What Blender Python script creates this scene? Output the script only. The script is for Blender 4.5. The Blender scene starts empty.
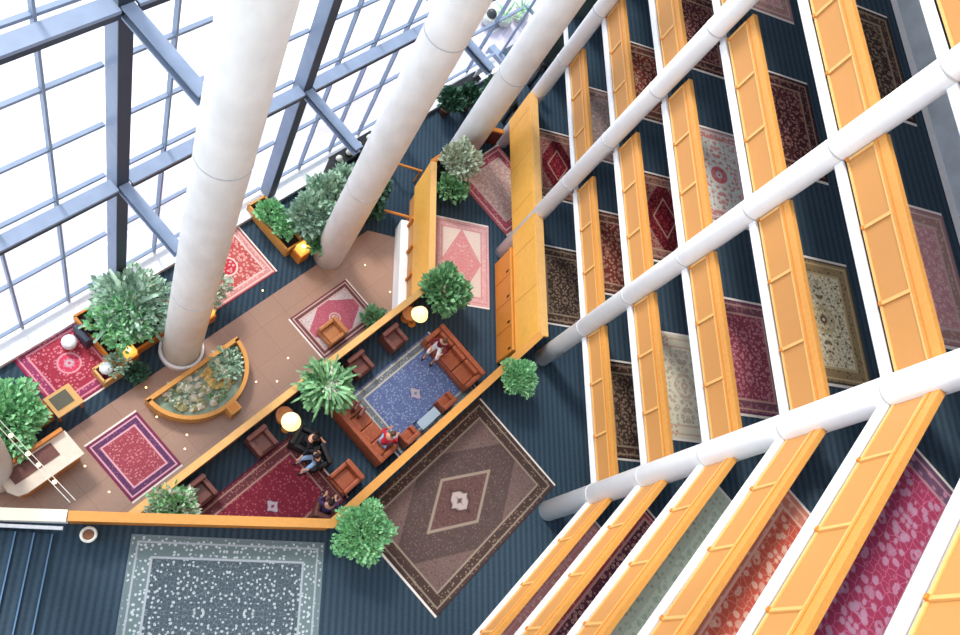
import bpy, bmesh, math, random
from mathutils import Vector, Matrix
random.seed(7)
C = bpy.context.scene.collection
S = math.sqrt(2); PI = math.pi
def U(u, v): return ((u-v)/S, (u+v)/S)          # lobby grid (turned 45 degrees) to world
A45 = PI/4

# ------------------------------------------------------------------ materials
def lin(c):
    return tuple(((x/255)/12.92 if x/255 <= .04045 else ((x/255+.055)/1.055)**2.4) for x in c)+(1,)
class NT:
    def __init__(s, name):
        s.m = bpy.data.materials.new(name); s.m.use_nodes = True
        s.t = s.m.node_tree; s.b = s.t.nodes['Principled BSDF']
    def n(s, ty, **k):
        x = s.t.nodes.new(ty)
        for a, v in k.items(): setattr(x, a, v)
        return x
    def l(s, a, b): s.t.links.new(a, b)
    def put(s, sock, v):
        if isinstance(v, bpy.types.NodeSocket): s.l(v, sock)
        else: sock.default_value = v
    def math(s, op, a, b=0, c=None):
        x = s.n('ShaderNodeMath', operation=op); s.put(x.inputs[0], a); s.put(x.inputs[1], b)
        if c is not None: s.put(x.inputs[2], c)
        return x.outputs[0]
    def mix(s, f, a, b):
        x = s.n('ShaderNodeMix', data_type='RGBA'); s.put(x.inputs[0], f); s.put(x.inputs[6], a); s.put(x.inputs[7], b)
        return x.outputs[2]
    def step(s, v, t, w=.01):          # 0 below t, 1 above
        x = s.n('ShaderNodeMapRange'); s.put(x.inputs[0], v); x.inputs[1].default_value = t-w; x.inputs[2].default_value = t+w
        return x.outputs[0]
    def band(s, v, a, b): return s.math('MULTIPLY', s.step(v, a), s.math('SUBTRACT', 1, s.step(v, b)))
def plain(name, c, rough=.6, metal=0, noise=0, scale=8, emit=None, es=0, spec=.4, stretch=(1,1,1), bump=0):
    N = NT(name); N.b.inputs['Roughness'].default_value = rough; N.b.inputs['Metallic'].default_value = metal
    N.b.inputs['Specular IOR Level'].default_value = spec
    col = lin(c)
    if noise:
        tc = N.n('ShaderNodeTexCoord'); mp = N.n('ShaderNodeMapping'); mp.inputs['Scale'].default_value = stretch
        N.l(tc.outputs['Object'], mp.inputs[0])
        nz = N.n('ShaderNodeTexNoise'); nz.inputs['Scale'].default_value = scale; nz.inputs['Detail'].default_value = 5
        N.l(mp.outputs[0], nz.inputs['Vector'])
        a = tuple(max(0, x*(1-noise)) for x in col[:3])+(1,); b = tuple(min(1, x*(1+noise)) for x in col[:3])+(1,)
        f = N.n('ShaderNodeMapRange'); N.l(nz.outputs[0], f.inputs[0]); f.inputs[1].default_value = .3; f.inputs[2].default_value = .7
        N.l(N.mix(f.outputs[0], a, b), N.b.inputs['Base Color'])
        if bump:
            bp = N.n('ShaderNodeBump'); bp.inputs['Strength'].default_value = bump; N.l(nz.outputs[0], bp.inputs['Height']); N.l(bp.outputs[0], N.b.inputs['Normal'])
    else: N.b.inputs['Base Color'].default_value = col
    if emit: N.b.inputs['Emission Color'].default_value = lin(emit); N.b.inputs['Emission Strength'].default_value = es
    return N.m
M = {}
M['concrete'] = plain('board_marked_concrete', (246,244,241), .8, noise=.06, scale=2.2, stretch=(1,1,.6))
M['paint'] = plain('white_painted_concrete', (242,242,244), .55, noise=.03, scale=2)
M['greywall'] = plain('grey_plaster', (190,200,212), .8, noise=.18, scale=1.6)
M['slab'] = plain('slab_white', (232,232,236), .6, noise=.04)
M['oak'] = plain('honey_oak', (208,146,72), .45, noise=.06, scale=6, stretch=(2,2,2))
M['oakd'] = plain('deep_oak', (208,128,48), .45, noise=.08, scale=6, stretch=(2,2,2))
M['oakl'] = plain('pale_oak', (222,172,104), .4, noise=.05, scale=6)
M['oakf'] = plain('golden_oak_fascia', (232,172,78), .45, noise=.05, scale=5)
M['leather'] = plain('chestnut_leather', (158,82,52), .38, noise=.15, scale=9)
M['leatherd'] = plain('dark_brown_leather', (112,66,58), .42, noise=.15, scale=9)
M['leathert'] = plain('tan_leather', (185,120,72), .4, noise=.12, scale=9)
M['steel'] = plain('blue_grey_painted_steel', (132,147,172), .45, noise=.08, scale=2)
M['steeld'] = plain('dark_and_shaded_steel', (52,60,76), .5)  # dark metal; on the window wall also shade painted into the steel
M['black'] = plain('black_lacquer', (22,22,26), .4)
M['fringe'] = plain('cream_wool_fringe', (232,222,212), .9, noise=.12, scale=40)
M['pot'] = plain('brown_clay_pot', (120,76,54), .7, noise=.2, scale=10)
M['potw'] = plain('pale_stone_pot', (200,198,190), .8, noise=.15, scale=10)
M['soil'] = plain('potting_soil', (50,36,28), .95, noise=.4, scale=30)
M['marble'] = plain('cream_marble', (232,214,196), .2, noise=.08, scale=4)
M['shade'] = plain('cream_lamp_shade', (245,232,180), .7, emit=(255,226,150), es=1.0)
M['bulb'] = plain('lamp_bulb', (255,250,220), .6, emit=(255,232,160), es=4)
M['cube'] = plain('amber_lamp_shade', (240,190,100), .6, emit=(255,180,70), es=.9)
M['spot'] = plain('floor_light_lens', (255,240,200), .5, emit=(255,206,130), es=3)
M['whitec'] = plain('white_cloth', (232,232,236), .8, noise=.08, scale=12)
M['glasstop'] = plain('pale_glass_top', (170,186,200), .12)
M['skin'] = plain('skin', (205,150,122), .6)
M['hair'] = plain('dark_hair', (38,28,24), .7)
M['hairb'] = plain('brown_hair', (92,62,44), .7)
M['jeans'] = plain('light_blue_denim', (150,178,214), .8, noise=.12, scale=20)
M['shirtb'] = plain('black_cloth', (26,26,32), .8)
M['shirtr'] = plain('red_cloth', (196,36,52), .8, noise=.1, scale=14)
M['shirtm'] = plain('maroon_cloth', (112,26,40), .8, noise=.1, scale=14)
M['shirtn'] = plain('navy_cloth', (34,36,62), .8)
M['shirtv'] = plain('plum_cloth', (66,46,92), .8)
M['ground'] = plain('sunlit_paving', (246,244,246), .9)
M['water'] = plain('fountain_water', (120,140,120), .15, noise=.4, scale=4)
M['rock'] = plain('pale_rock', (202,196,176), .85, noise=.3, scale=9)
M['rockg'] = plain('olive_rock', (150,150,110), .85, noise=.3, scale=9)
M['rocky'] = plain('yellow_rock', (206,170,104), .85, noise=.3, scale=9)
M['sign_w'] = plain('white_card', (236,236,238), .7)
M['sign_r'] = plain('red_card', (206,62,84), .7)
def leaf_mat(name, a, b):
    N = NT(name); g = N.n('ShaderNodeNewGeometry'); r = N.n('ShaderNodeTexNoise'); r.inputs['Scale'].default_value = 5
    tc = N.n('ShaderNodeTexCoord'); N.l(tc.outputs['Object'], r.inputs['Vector'])
    f = N.math('ADD', N.math('MULTIPLY', g.outputs['Random Per Island'], .8), N.math('MULTIPLY', r.outputs[0], .3))
    N.l(N.mix(f, lin(a), lin(b)), N.b.inputs['Base Color']); N.b.inputs['Roughness'].default_value = .55
    return N.m
M['leaf'] = leaf_mat('green_leaves', (44,104,60), (140,190,134))
M['leafb'] = leaf_mat('bright_green_leaves', (62,146,88), (166,220,160))
M['leafg'] = leaf_mat('grey_green_leaves', (76,124,98), (196,222,196))
M['leafd'] = leaf_mat('dark_green_leaves', (20,48,40), (74,118,90))
M['leafp'] = leaf_mat('pale_flowering_leaves', (92,124,98), (222,226,202))
def stripes(name, c1, c2, axis=0, period=.2, soft=True):
    N = NT(name); tc = N.n('ShaderNodeTexCoord'); sx = N.n('ShaderNodeSeparateXYZ'); N.l(tc.outputs['Object'], sx.inputs[0])
    w = N.math('SINE', N.math('MULTIPLY', sx.outputs[axis], 2*PI/period))
    nz = N.n('ShaderNodeTexNoise'); nz.inputs['Scale'].default_value = 14; N.l(tc.outputs['Object'], nz.inputs['Vector'])
    f = N.math('ADD', N.math('MULTIPLY_ADD', w, .2, .3), N.math('MULTIPLY', nz.outputs[0], .4))
    N.l(N.mix(f, lin(c1), lin(c2)), N.b.inputs['Base Color']); N.b.inputs['Roughness'].default_value = .95
    N.b.inputs['Specular IOR Level'].default_value = .1
    return N.m
M['carpet'] = stripes('ribbed_blue_carpet', (34,48,58), (68,86,102))
def rattan():
    N = NT('woven_rattan'); tc = N.n('ShaderNodeTexCoord'); ck = N.n('ShaderNodeTexBrick'); N.l(tc.outputs['Object'], ck.inputs['Vector'])
    ck.inputs['Scale'].default_value = 6; ck.inputs['Color1'].default_value = lin((204,146,86)); ck.inputs['Color2'].default_value = lin((194,134,70))
    ck.inputs['Mortar'].default_value = lin((192,134,72)); ck.inputs['Mortar Size'].default_value = .03
    N.l(ck.outputs[0], N.b.inputs['Base Color']); N.b.inputs['Roughness'].default_value = .6
    return N.m
M['rattan'] = rattan()
def stone():
    N = NT('brown_granite_floor'); tc = N.n('ShaderNodeTexCoord'); mp = N.n('ShaderNodeMapping'); mp.inputs['Rotation'].default_value = (0,0,A45)
    N.l(tc.outputs['Object'], mp.inputs[0])
    ck = N.n('ShaderNodeTexBrick'); N.l(mp.outputs[0], ck.inputs['Vector']); ck.offset = 0; ck.inputs['Scale'].default_value = 1
    ck.inputs['Brick Width'].default_value = 1.2; ck.inputs['Row Height'].default_value = 1.2; ck.inputs['Mortar Size'].default_value = .012
    ck.inputs['Color1'].default_value = lin((172,138,118)); ck.inputs['Color2'].default_value = lin((166,130,110)); ck.inputs['Mortar'].default_value = lin((150,116,98))
    nz = N.n('ShaderNodeTexNoise'); nz.inputs['Scale'].default_value = 24; N.l(tc.outputs['Object'], nz.inputs['Vector'])
    x = N.mix(N.math('MULTIPLY', nz.outputs[0], .5), ck.outputs[0], lin((130,94,78)))
    N.l(x, N.b.inputs['Base Color']); N.b.inputs['Roughness'].default_value = .3
    return N.m
M['stone'] = stone()
PAVE_V = 15.0
def paving():
    N = NT('pink_white_paving'); tc = N.n('ShaderNodeTexCoord'); ck = N.n('ShaderNodeTexBrick'); ck.offset = 0
    mp = N.n('ShaderNodeMapping'); mp.inputs['Rotation'].default_value = (0,0,-A45); N.l(tc.outputs['Object'], mp.inputs[0]); N.l(mp.outputs[0], ck.inputs['Vector'])
    ck.inputs['Scale'].default_value = 1; ck.inputs['Brick Width'].default_value = 3; ck.inputs['Row Height'].default_value = 1.5
    ck.inputs['Mortar Size'].default_value = .05; ck.inputs['Color1'].default_value = lin((206,198,214)); ck.inputs['Color2'].default_value = lin((198,190,208)); ck.inputs['Mortar'].default_value = lin((240,236,240))
    nz = N.n('ShaderNodeTexNoise'); nz.inputs['Scale'].default_value = .5; N.l(tc.outputs['Object'], nz.inputs['Vector'])
    sx = N.n('ShaderNodeSeparateXYZ'); N.l(tc.outputs['Object'], sx.inputs[0])
    v = N.math('ADD', N.math('MULTIPLY', N.math('SUBTRACT', sx.outputs[1], sx.outputs[0]), .7071), N.math('MULTIPLY', nz.outputs[0], 1.5))
    N.l(N.mix(N.step(v, PAVE_V, .4), ck.outputs[0], lin((248,247,248))), N.b.inputs['Base Color']); N.b.inputs['Roughness'].default_value = .9
    return N.m
M['paving'] = paving()
def glass():
    N = NT('clear_glass'); t = N.t
    tr = N.n('ShaderNodeBsdfTransparent'); gl = N.n('ShaderNodeBsdfGlossy'); gl.inputs['Roughness'].default_value = .03
    tr.inputs[0].default_value = (.95,.97,1,1)
    mx = N.n('ShaderNodeMixShader'); mx.inputs[0].default_value = .05; N.l(tr.outputs[0], mx.inputs[1]); N.l(gl.outputs[0], mx.inputs[2])
    N.l(mx.outputs[0], t.nodes['Material Output'].inputs[0]); return N.m
M['glass'] = glass()

RUGS = {}
def rug_mat(w, l, field, m1, m2, border, bm, guard, med=None, med2=None, corner=None, bw=.42, sc=5.0, dens=.34, diamond=False, rings=True, ms=None, centre=None):
    sc = sc*1.55; dens = dens+.03
    """w, l size; field colour, motif colours m1 m2, border and its motif bm, guard stripe, medallion colours, corner colour"""
    N = NT('rug_wool'); tc = N.n('ShaderNodeTexCoord'); sx = N.n('ShaderNodeSeparateXYZ'); N.l(tc.outputs['Object'], sx.inputs[0])
    ax = N.math('ABSOLUTE', sx.outputs[0]); ay = N.math('ABSOLUTE', sx.outputs[1])
    d = N.math('MINIMUM', N.math('SUBTRACT', w/2, ax), N.math('SUBTRACT', l/2, ay))
    cb = N.n('ShaderNodeCombineXYZ'); N.l(ax, cb.inputs[0]); N.l(ay, cb.inputs[1])
    nz = N.n('ShaderNodeTexNoise'); nz.inputs['Scale'].default_value = 3.5; nz.inputs['Detail'].default_value = 4; N.l(cb.outputs[0], nz.inputs['Vector'])
    dist = N.mix(.12, cb.outputs[0], nz.outputs['Color'])
    def vor(scale, feat='F1'):
        v = N.n('ShaderNodeTexVoronoi', feature=feat); v.inputs['Scale'].default_value = scale; v.inputs['Randomness'].default_value = .75; N.l(dist, v.inputs['Vector']); return v
    v1 = vor(sc); v2 = vor(sc*.5); v3 = vor(sc*1.2, 'DISTANCE_TO_EDGE')
    f, a, b = lin(field), lin(m1), lin(m2)
    spots = N.math('SUBTRACT', 1, N.step(v1.outputs['Distance'], dens, .06))
    core = N.math('SUBTRACT', 1, N.step(v1.outputs['Distance'], dens*.45, .04))
    def motif(base):
        x = N.mix(N.math('MULTIPLY', N.math('SUBTRACT', 1, N.step(v3.outputs['Distance'], .035, .02)), .75), base, b)
        x = N.mix(N.math('MULTIPLY', spots, .85), x, a); x = N.mix(core, x, b)
        big = N.band(v2.outputs['Distance'], .16, .26)
        return N.mix(N.math('MULTIPLY', big, .6), x, a) if rings else x
    fw, fl = w/2-bw, l/2-bw
    nx = N.math('DIVIDE', ax, fw); ny = N.math('DIVIDE', ay, fl)
    base = f
    ssum = N.math('ADD', nx, ny)
    if corner: base = N.mix(N.step(ssum, 1.25, .02), f, lin(corner))
    col = motif(base)
    if med:
        if diamond: r = N.math('ADD', N.math('DIVIDE', ax, fw), N.math('DIVIDE', ay, fl))
        else: r = N.math('SQRT', N.math('ADD', N.math('POWER', N.math('DIVIDE', ax, min(fw,fl)), 2), N.math('POWER', N.math('DIVIDE', ay, min(fw,fl)), 2)))
        a1 = ms or (.62 if diamond else .45)
        inner = motif(lin(med)); col = N.mix(N.math('SUBTRACT', 1, N.step(r, a1, .03)), col, inner)
        col = N.mix(N.band(r, a1-.04, a1+.03), col, lin(guard))
        if med2 and not centre:
            col = N.mix(N.math('SUBTRACT', 1, N.step(r, .16, .05)), col, lin(med2))
            col = N.mix(N.math('SUBTRACT', 1, N.step(r, .06, .02)), col, lin(med))
    if centre:
        cc, cr = centre; mn = min(fw, fl)
        star = N.math('ADD', N.math('ADD', N.math('DIVIDE', ax, mn), N.math('DIVIDE', ay, mn)), N.math('MULTIPLY', N.math('SINE', N.math('MULTIPLY', ax, 22)), .025))
        col = N.mix(N.math('SUBTRACT', 1, N.step(star, cr*1.25, .02)), col, lin(m2))
        col = N.mix(N.math('SUBTRACT', 1, N.step(star, cr, .03)), col, lin(cc))
        col = N.mix(N.math('SUBTRACT', 1, N.step(star, cr*.35, .03)), col, f)
    bv = vor(sc*1.15); bspot = N.math('SUBTRACT', 1, N.step(bv.outputs['Distance'], .3, .06))
    bcol = N.mix(N.math('MULTIPLY', bspot, .8), lin(border), lin(bm))
    inside = N.step(d, bw, .008)
    col = N.mix(inside, bcol, col)
    col = N.mix(N.band(d, bw-.06, bw), col, lin(guard))
    col = N.mix(N.band(d, bw*.30-.02, bw*.30+.03), col, lin(guard))
    col = N.mix(N.step(d, .05, .01), lin(m2 if sum(m2) < 400 else border), col)
    fine = N.n('ShaderNodeTexNoise'); fine.inputs['Scale'].default_value = 30; N.l(tc.outputs['Object'], fine.inputs['Vector'])
    col = N.mix(N.math('MULTIPLY', fine.outputs[0], .2), col, lin(tuple((field[i]*2+m1[i])/3*.92+12 for i in range(3))))
    N.l(col, N.b.inputs['Base Color']); N.b.inputs['Roughness'].default_value = .95; N.b.inputs['Specular IOR Level'].default_value = .08
    return N.m

# ------------------------------------------------------------------ mesh helpers
class MB:
    def __init__(s): s.bm = bmesh.new()
    def box(s, c, d, rz=0, bev=0, rot=None):
        r = bmesh.ops.create_cube(s.bm, size=1); vs = r['verts']
        bmesh.ops.scale(s.bm, vec=d, verts=vs)
        if bev:
            es = list({e for v in vs for e in v.link_edges})
            o = bmesh.ops.bevel(s.bm, geom=es, offset=bev, segments=2, affect='EDGES', profile=.6)
            vs = list({v for f in o['faces'] for v in f.verts} | {v for v in vs if v.is_valid})
            fs = set(); 
            for v in vs: fs.update(v.link_faces)
            vs = list({v for f in fs for v in f.verts})
        mt = Matrix.Translation(c) @ (rot.to_4x4() if rot is not None else Matrix.Rotation(rz, 4, 'Z'))
        bmesh.ops.transform(s.bm, matrix=mt, verts=vs); return s
    def prism(s, poly, z0, z1):
        a = [s.bm.verts.new((x, y, z0)) for x, y in poly]; b = [s.bm.verts.new((x, y, z1)) for x, y in poly]
        n = len(poly); s.bm.faces.new(a[::-1]); s.bm.faces.new(b)
        for i in range(n): s.bm.faces.new((a[i], a[(i+1)%n], b[(i+1)%n], b[i]))
        return s
    def lathe(s, prof, c=(0,0,0), n=20, cap=True):
        rings = []
        for r, z in prof: rings.append([s.bm.verts.new((c[0]+r*math.cos(2*PI*i/n), c[1]+r*math.sin(2*PI*i/n), c[2]+z)) for i in range(n)])
        for a, b in zip(rings, rings[1:]):
            for i in range(n): s.bm.faces.new((a[i], a[(i+1)%n], b[(i+1)%n], b[i]))
        if cap: s.bm.faces.new(rings[0][::-1]); s.bm.faces.new(rings[-1])
        return s
    def tube(s, p, q, r, n=8, r2=None):
        p, q = Vector(p), Vector(q); z = (q-p).normalized(); x = z.orthogonal().normalized(); y = z.cross(x); r2 = r if r2 is None else r2
        A = [s.bm.verts.new(p+(x*math.cos(2*PI*i/n)+y*math.sin(2*PI*i/n))*r) for i in range(n)]
        B = [s.bm.verts.new(q+(x*math.cos(2*PI*i/n)+y*math.sin(2*PI*i/n))*r2) for i in range(n)]
        for i in range(n): s.bm.faces.new((A[i], A[(i+1)%n], B[(i+1)%n], B[i]))
        s.bm.faces.new(A[::-1]); s.bm.faces.new(B); return s
    def ball(s, c, r, sc=(1,1,1), sub=2):
        o = bmesh.ops.create_icosphere(s.bm, subdivisions=sub, radius=r)
        bmesh.ops.scale(s.bm, vec=sc, verts=o['verts']); bmesh.ops.translate(s.bm, vec=c, verts=o['verts']); return s
    def build(s, name, mat, parent=None, smooth=False):
        bmesh.ops.recalc_face_normals(s.bm, faces=s.bm.faces)
        me = bpy.data.meshes.new(name); s.bm.to_mesh(me); s.bm.free(); me.materials.append(mat)
        if smooth:
            for p in me.polygons: p.use_smooth = True
        o = bpy.data.objects.new(name, me); C.objects.link(o)
        if parent: o.parent = parent
        return o
def tag(o, label, cat, group=None, kind=None):
    o['label'] = label; o['category'] = cat
    if group: o['group'] = group
    if kind: o['kind'] = kind
    return o
def struct(o): o['kind'] = 'structure'; return o
def thing(name, label, cat, loc=(0,0,0), rz=0, group=None):
    o = bpy.data.objects.new(name, None); C.objects.link(o); o.location = loc; o.rotation_euler = (0,0,rz); o.empty_display_size = .2
    return tag(o, label, cat, group)
def copy_thing(src, label, loc, rz=None, group=None):
    r = src.copy(); C.objects.link(r); r.location = loc
    if rz is not None: r.rotation_euler = (0,0,rz)
    r['label'] = label
    if group: r['group'] = group
    for ch in list(src.children):
        c = ch.copy(); C.objects.link(c); c.parent = r
        for g in list(ch.children):
            d = g.copy(); C.objects.link(d); d.parent = c
    return r

ZL, ZS = -2.7, -5.4                 # lounge floor, stone lobby floor
ZF = [0.0, 3.08, 5.81, 8.54, 11.27, 14.0, 16.73]

# ------------------------------------------------------------------ floors and walls
struct(MB().prism([(-9,3.3),(5.22,3.5),(12.33,10.53),(12.33,23.8),(16.2,23.8),(16.2,-7),(-9,-7)][::-1], -.35, 0).build('floor', M['carpet']))
struct(MB().prism([(-1.25,2.93),(1.0,1.0),(9,1.0),(16.2,8),(16.2,23.8),(12.33,23.8),(12.33,21.2),(11.45,21.1),(9.05,18.7),(9.05,13.15)][::1], ZL-.3, ZL).build('floor', M['carpet']))
# lobby level: carpet underlay and the raised granite platform
def P(*uv): return [U(a, b) for a, b in uv]
struct(MB().prism([(-9,0.5),(16.2,0.5),(16.2,30)]+P((38,10.85),(-4,10.85)), ZS-.3, ZS-.06).build('floor', M['carpet']))
struct(MB().prism([(-5.5,1.7),(3,1.7),(8.6,7),(8.62,17.0)]+P((17.3,6.85),(-1.3,6.85)), ZS-.058, ZS).build('floor', M['stone']))
k_poly = [(12.85,23.8),(12.85,4.52),(6.29,-2.04),(8.56,-4.31),(16,3.13),(16,23.8)]
for k in range(1, 7):
    struct(MB().prism(k_poly, ZF[k]-.2, ZF[k]-.02).build('floor', M['slab']))
    struct(MB().prism([(12.95,23.8),(12.95,4.48),(6.4,-2.06),(8.56,-4.22),(15.98,3.14),(15.98,23.8)], ZF[k]-.019, ZF[k]).build('floor', M['carpet']))
struct(MB().prism(k_poly, 19.2, 19.46).build('unseen_ceiling', M['slab']))  # out-of-view slab, added to shade the sixth corridor
struct(MB().box((16.1,13.5,7.0),(.2,20.6,24.9)).build('wall_right', M['greywall']))
x0,y0 = U(7.9,-9.2); struct(MB().box((x0,y0,9.8),(10.0,.2,19.3),A45).build('wall_front', M['greywall']))
struct(MB().box((14.6,23.9,8.3),(3.3,.18,22)).build('wall_back', plain('dark_green_paint', (66,78,76), .8)))
# skirting along the top corridor wall
for k in range(1, 6):
    struct(MB().box((15.98,13.4,ZF[k]+.07),(.03,20.4,.14)).build('baseboard_right', M['slab']))
# unseen partial roof, added to cut sky light on the lower floor
struct(MB().prism(P((-16,1.5),(34,1.5),(34,-22),(-16,-22)), 27.5, 27.9).build('unseen_ceiling', M['slab']))
# outside ground
struct(MB().prism(P((-30,10.86),(70,10.86),(70,90),(-30,90)), ZS-.5, ZS-.1).build('ground', M['paving']))

# ------------------------------------------------------------------ columns
def column(c, r, z0, z1, mat, rings, label, group, ringname='joint'):
    t = thing('column', label, 'column', (c[0], c[1], z0), 0, group)
    MB().lathe([(r,0),(r,z1-z0)], n=48).build('shaft', mat, t, True)
    for f in t.children[0].data.polygons: f.use_smooth = abs(f.normal.z) < .5
    for z in rings:
        MB().lathe([(r-.02,0),(r+.012,.01),(r+.012,.05),(r-.02,.06)], (0,0,z-z0), 48, False).build(ringname, M['joint'], t, True)
    return t
M['joint'] = plain('recessed_joint', (196,196,200), .8)
colA, colB, colC = (.6,10.5), (5.75,15.5), (10.8,20.6)
column(colA, .67, ZS, 26, M['concrete'], [.2, 8.0, 15.8], 'thick round concrete column beside the half-round planter, nearest the camera', None)
column(colB, .64, ZS, 26, M['concrete'], [.3, 8.5, 16.0], 'thick round concrete column standing between the tall plants and the brown stone floor', None)
column(colC, .61, ZS, 26, M['concrete'], [2.4, 10.2, 18.0], 'thick concrete column at the top, partly behind the pale flowering shrub', None)
DG = 'slender white columns along the balconies'
column((-4.45,5.5), .66, ZS, 26, M['concrete'], [6.0], 'concrete column cut by the left edge of the picture, left of the curved desk', None)
column((12.55,15.7), .3, ZL, 24, M['paint'], ZF[1:6], 'slender white column whose foot shows left of the plain oak fascia', None)
column((12.8,10.06), .31, 0, 24, M['paint'], ZF[1:7], 'slender white column rising from the blue carpet beside the small round bush', None)
column((12.78,4.53), .34, 0, 24, M['paint'], ZF[1:7], 'slender white column at the bend where the balconies turn, lowest on the right', None)
column((12.65,21.35), .3, ZL, 24, M['paint'], ZF[1:4], 'slender white column next to the black pole at the top', None)

# ------------------------------------------------------------------ balcony parapets
GP = 'oak and rattan balcony parapets'
lv = ['first','second','third','fourth','fifth','sixth']
def parapet(p, q, z, label, n=3, simple=False):
    """p->q along the slab edge, the open side is on the left of p->q; local x runs along it, local y into the corridor"""
    p, q = Vector(p), Vector(q); L = (q-p).length; ang = math.atan2(q.y-p.y, q.x-p.x)
    t = thing('balcony_parapet', label, 'parapet', (p.x, p.y, z), ang, GP)
    MB().box((L/2, .0, -.085), (L, .1, .23), bev=.03).build('slab_nosing', M['slab'], t)
    fr = MB().box((L/2,.05,.11),(L,.06,.06)).box((L/2,.05,.80),(L,.06,.04))
    fr.build('panel_frame', M['oakl'], t)
    w = L/n
    for i in range(n):
        MB().box((w*(i+.5),.06,.46),(w-.08,.03,.66)).build('rattan_panel', M['rattan'], t)
    for i in range(n+1):
        x = min(max(w*i,.05),L-.05)
        pt = MB().box((x,.045,.46),(.07,.09,.70)).build('post', M['oakl'], t); MB().box((x,-.01,.13),(.08,.05,.05)).build('bracket', M['oakd'], pt)
    MB().box((L/2,.09,.96),(L,.14,.28),bev=.012).build('top_rail', M['oak'], t)
    MB().box((L/2,.012,.90),(L,.014,.022)).build('moulding', M['oakd'], t)
    MB().box((L/2,.13,.46),(L,.03,.72)).build('back_board', M['oakd'], t)
    return t
ys = [21.1, 15.98, 15.42, 10.36, 9.76, 4.5]
seg1 = [(10.0+.36,15.4,'between two middle slender columns'),(4.62,9.75,'just above the bend'),(16.0,21.1,'at the far end')]
for k in range(1, 7):
    for y0_, y1_, where in seg1:
        # direction +Y -> local y axis = -X (open side); we want corridor on +X so run from high Y to low Y
        parapet((12.84, y1_), (12.84, y0_), ZF[k], f'straight rattan parapet on the {lv[k-1]} balcony level, {where}')
for k in range(1, 7):
    a = U(12.02,-5.88); b = U(5.0,-5.88)
    parapet(a, b, ZF[k], f'slanting rattan parapet on the {lv[k-1]} balcony level, just below the bend', 4)
    a2 = U(4.98,-5.88); b2 = U(3.2,-5.88)
    if k > 1: parapet(a2, b2, ZF[k], f'short slanting rattan parapet on the {lv[k-1]} balcony level, at the bottom edge', 1)

# plain fascias and low oak walls
def wallseg(name, pts, z0, z1, th, mat, label, cat, railmat=None, railw=.26, railh=.1, lower=None):
    """low wall following points, with a wide oak cap"""
    t = thing(name, label, cat, (pts[0][0], pts[0][1], z0))
    body, cap = MB(), MB()
    o = Vector(pts[0])
    def offs(w):   # mitred polygon
        L, Rr = [], []
        n = len(pts)
        for i in range(n):
            p = Vector(pts[i])
            d1 = (Vector(pts[i])-Vector(pts[i-1])).normalized() if i > 0 else None
            d2 = (Vector(pts[i+1])-Vector(pts[i])).normalized() if i < n-1 else None
            if d1 is None: d1 = d2
            if d2 is None: d2 = d1
            n1 = Vector((-d1.y,d1.x)); n2 = Vector((-d2.y,d2.x)); m = (n1+n2).normalized(); k = w/2/max(.3,m.dot(n1))
            L.append(tuple(p-o+m*k)); Rr.append(tuple(p-o-m*k))
        return L+Rr[::-1]
    body.prism(offs(th), 0, z1-z0-railh); cap.prism(offs(railw), z1-z0-railh, z1-z0)
    body.build('wall_panel', mat, t); cap.build('cap_rail', railmat or M['oak'], t)
    return t
# the outer rail round the sunken lounge
wallseg('railing_wall', [(-1.62,3.40),(5.22,3.57),(12.28,10.55)], -.36, 1.0, .12, M['oakd'], 'long low oak-capped wall bending round the lounge beside the dark blue carpet', 'railing', M['oak'], .26)
wallseg('railing_wall', [(-6,3.30),(-1.65,3.40)], -.34, 1.0, .12, M['whitec'], 'end of the long wall with painted-on sunlight at the left edge, beside the carpeted steps', 'railing', plain('sunlit_cap_paint', (250,238,214), .5), .3)  # the oak wall continues here; its white colours are painted sunlight
MB2 = MB().box((-3.9,3.12,.7),(4.4,.08,.12)); tag(MB2.build('handrail', M['whitec']), 'thin handrail with painted-on sunlight beside the carpeted steps at the left edge', 'handrail')  # white colour stands for sunlight on the bar
# plain oak fascia towards the carpet
t = thing('oak_fascia', 'tall plain honey oak fascia in front of the slender columns', 'fascia', (12.33,10.6,-1.1))
MB().box((0,5.3,1.0),(.14,10.8,1.95)).build('fascia_board', M['oakf'], t)
MB().box((.1,5.3,2.03),(.3,10.8,.1)).build('cap_rail', M['oakl'], t)
for i in range(1,6): MB().box((-.072,2.0*i,1.0),(.006,.02,1.9)).build('board_joint', M['oakd'], t)
t = thing('oak_cupboard', 'deep orange oak wall unit standing under the plain fascia, left of it', 'cupboard', (12.33,10.65,ZL))
MB().box((0,2.2,.85),(.3,4.4,1.6)).build('carcass', M['oakd'], t); MB().box((-.03,2.2,1.62),(.34,4.4,.06)).build('top', M['oak'], t)
for i in range(4): dd = MB().box((-.155,.55+1.1*i,.83),(.02,1.04,1.45)).build('door', M['oakd'], t); MB().box((-.18,.2+1.1*i,1.3),(.03,.05,.2)).build('handle', M['black'], dd)
# lounge rail over the stone floor
lr = [U(1.8,2.88), U(15.65,2.9)]
wallseg('railing_wall', lr, ZL-.3, -1.7, .12, M['oakd'], 'slanting low oak-capped wall between the sunken lounge and the brown stone floor', 'railing', M['oakl'], .24)
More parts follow.
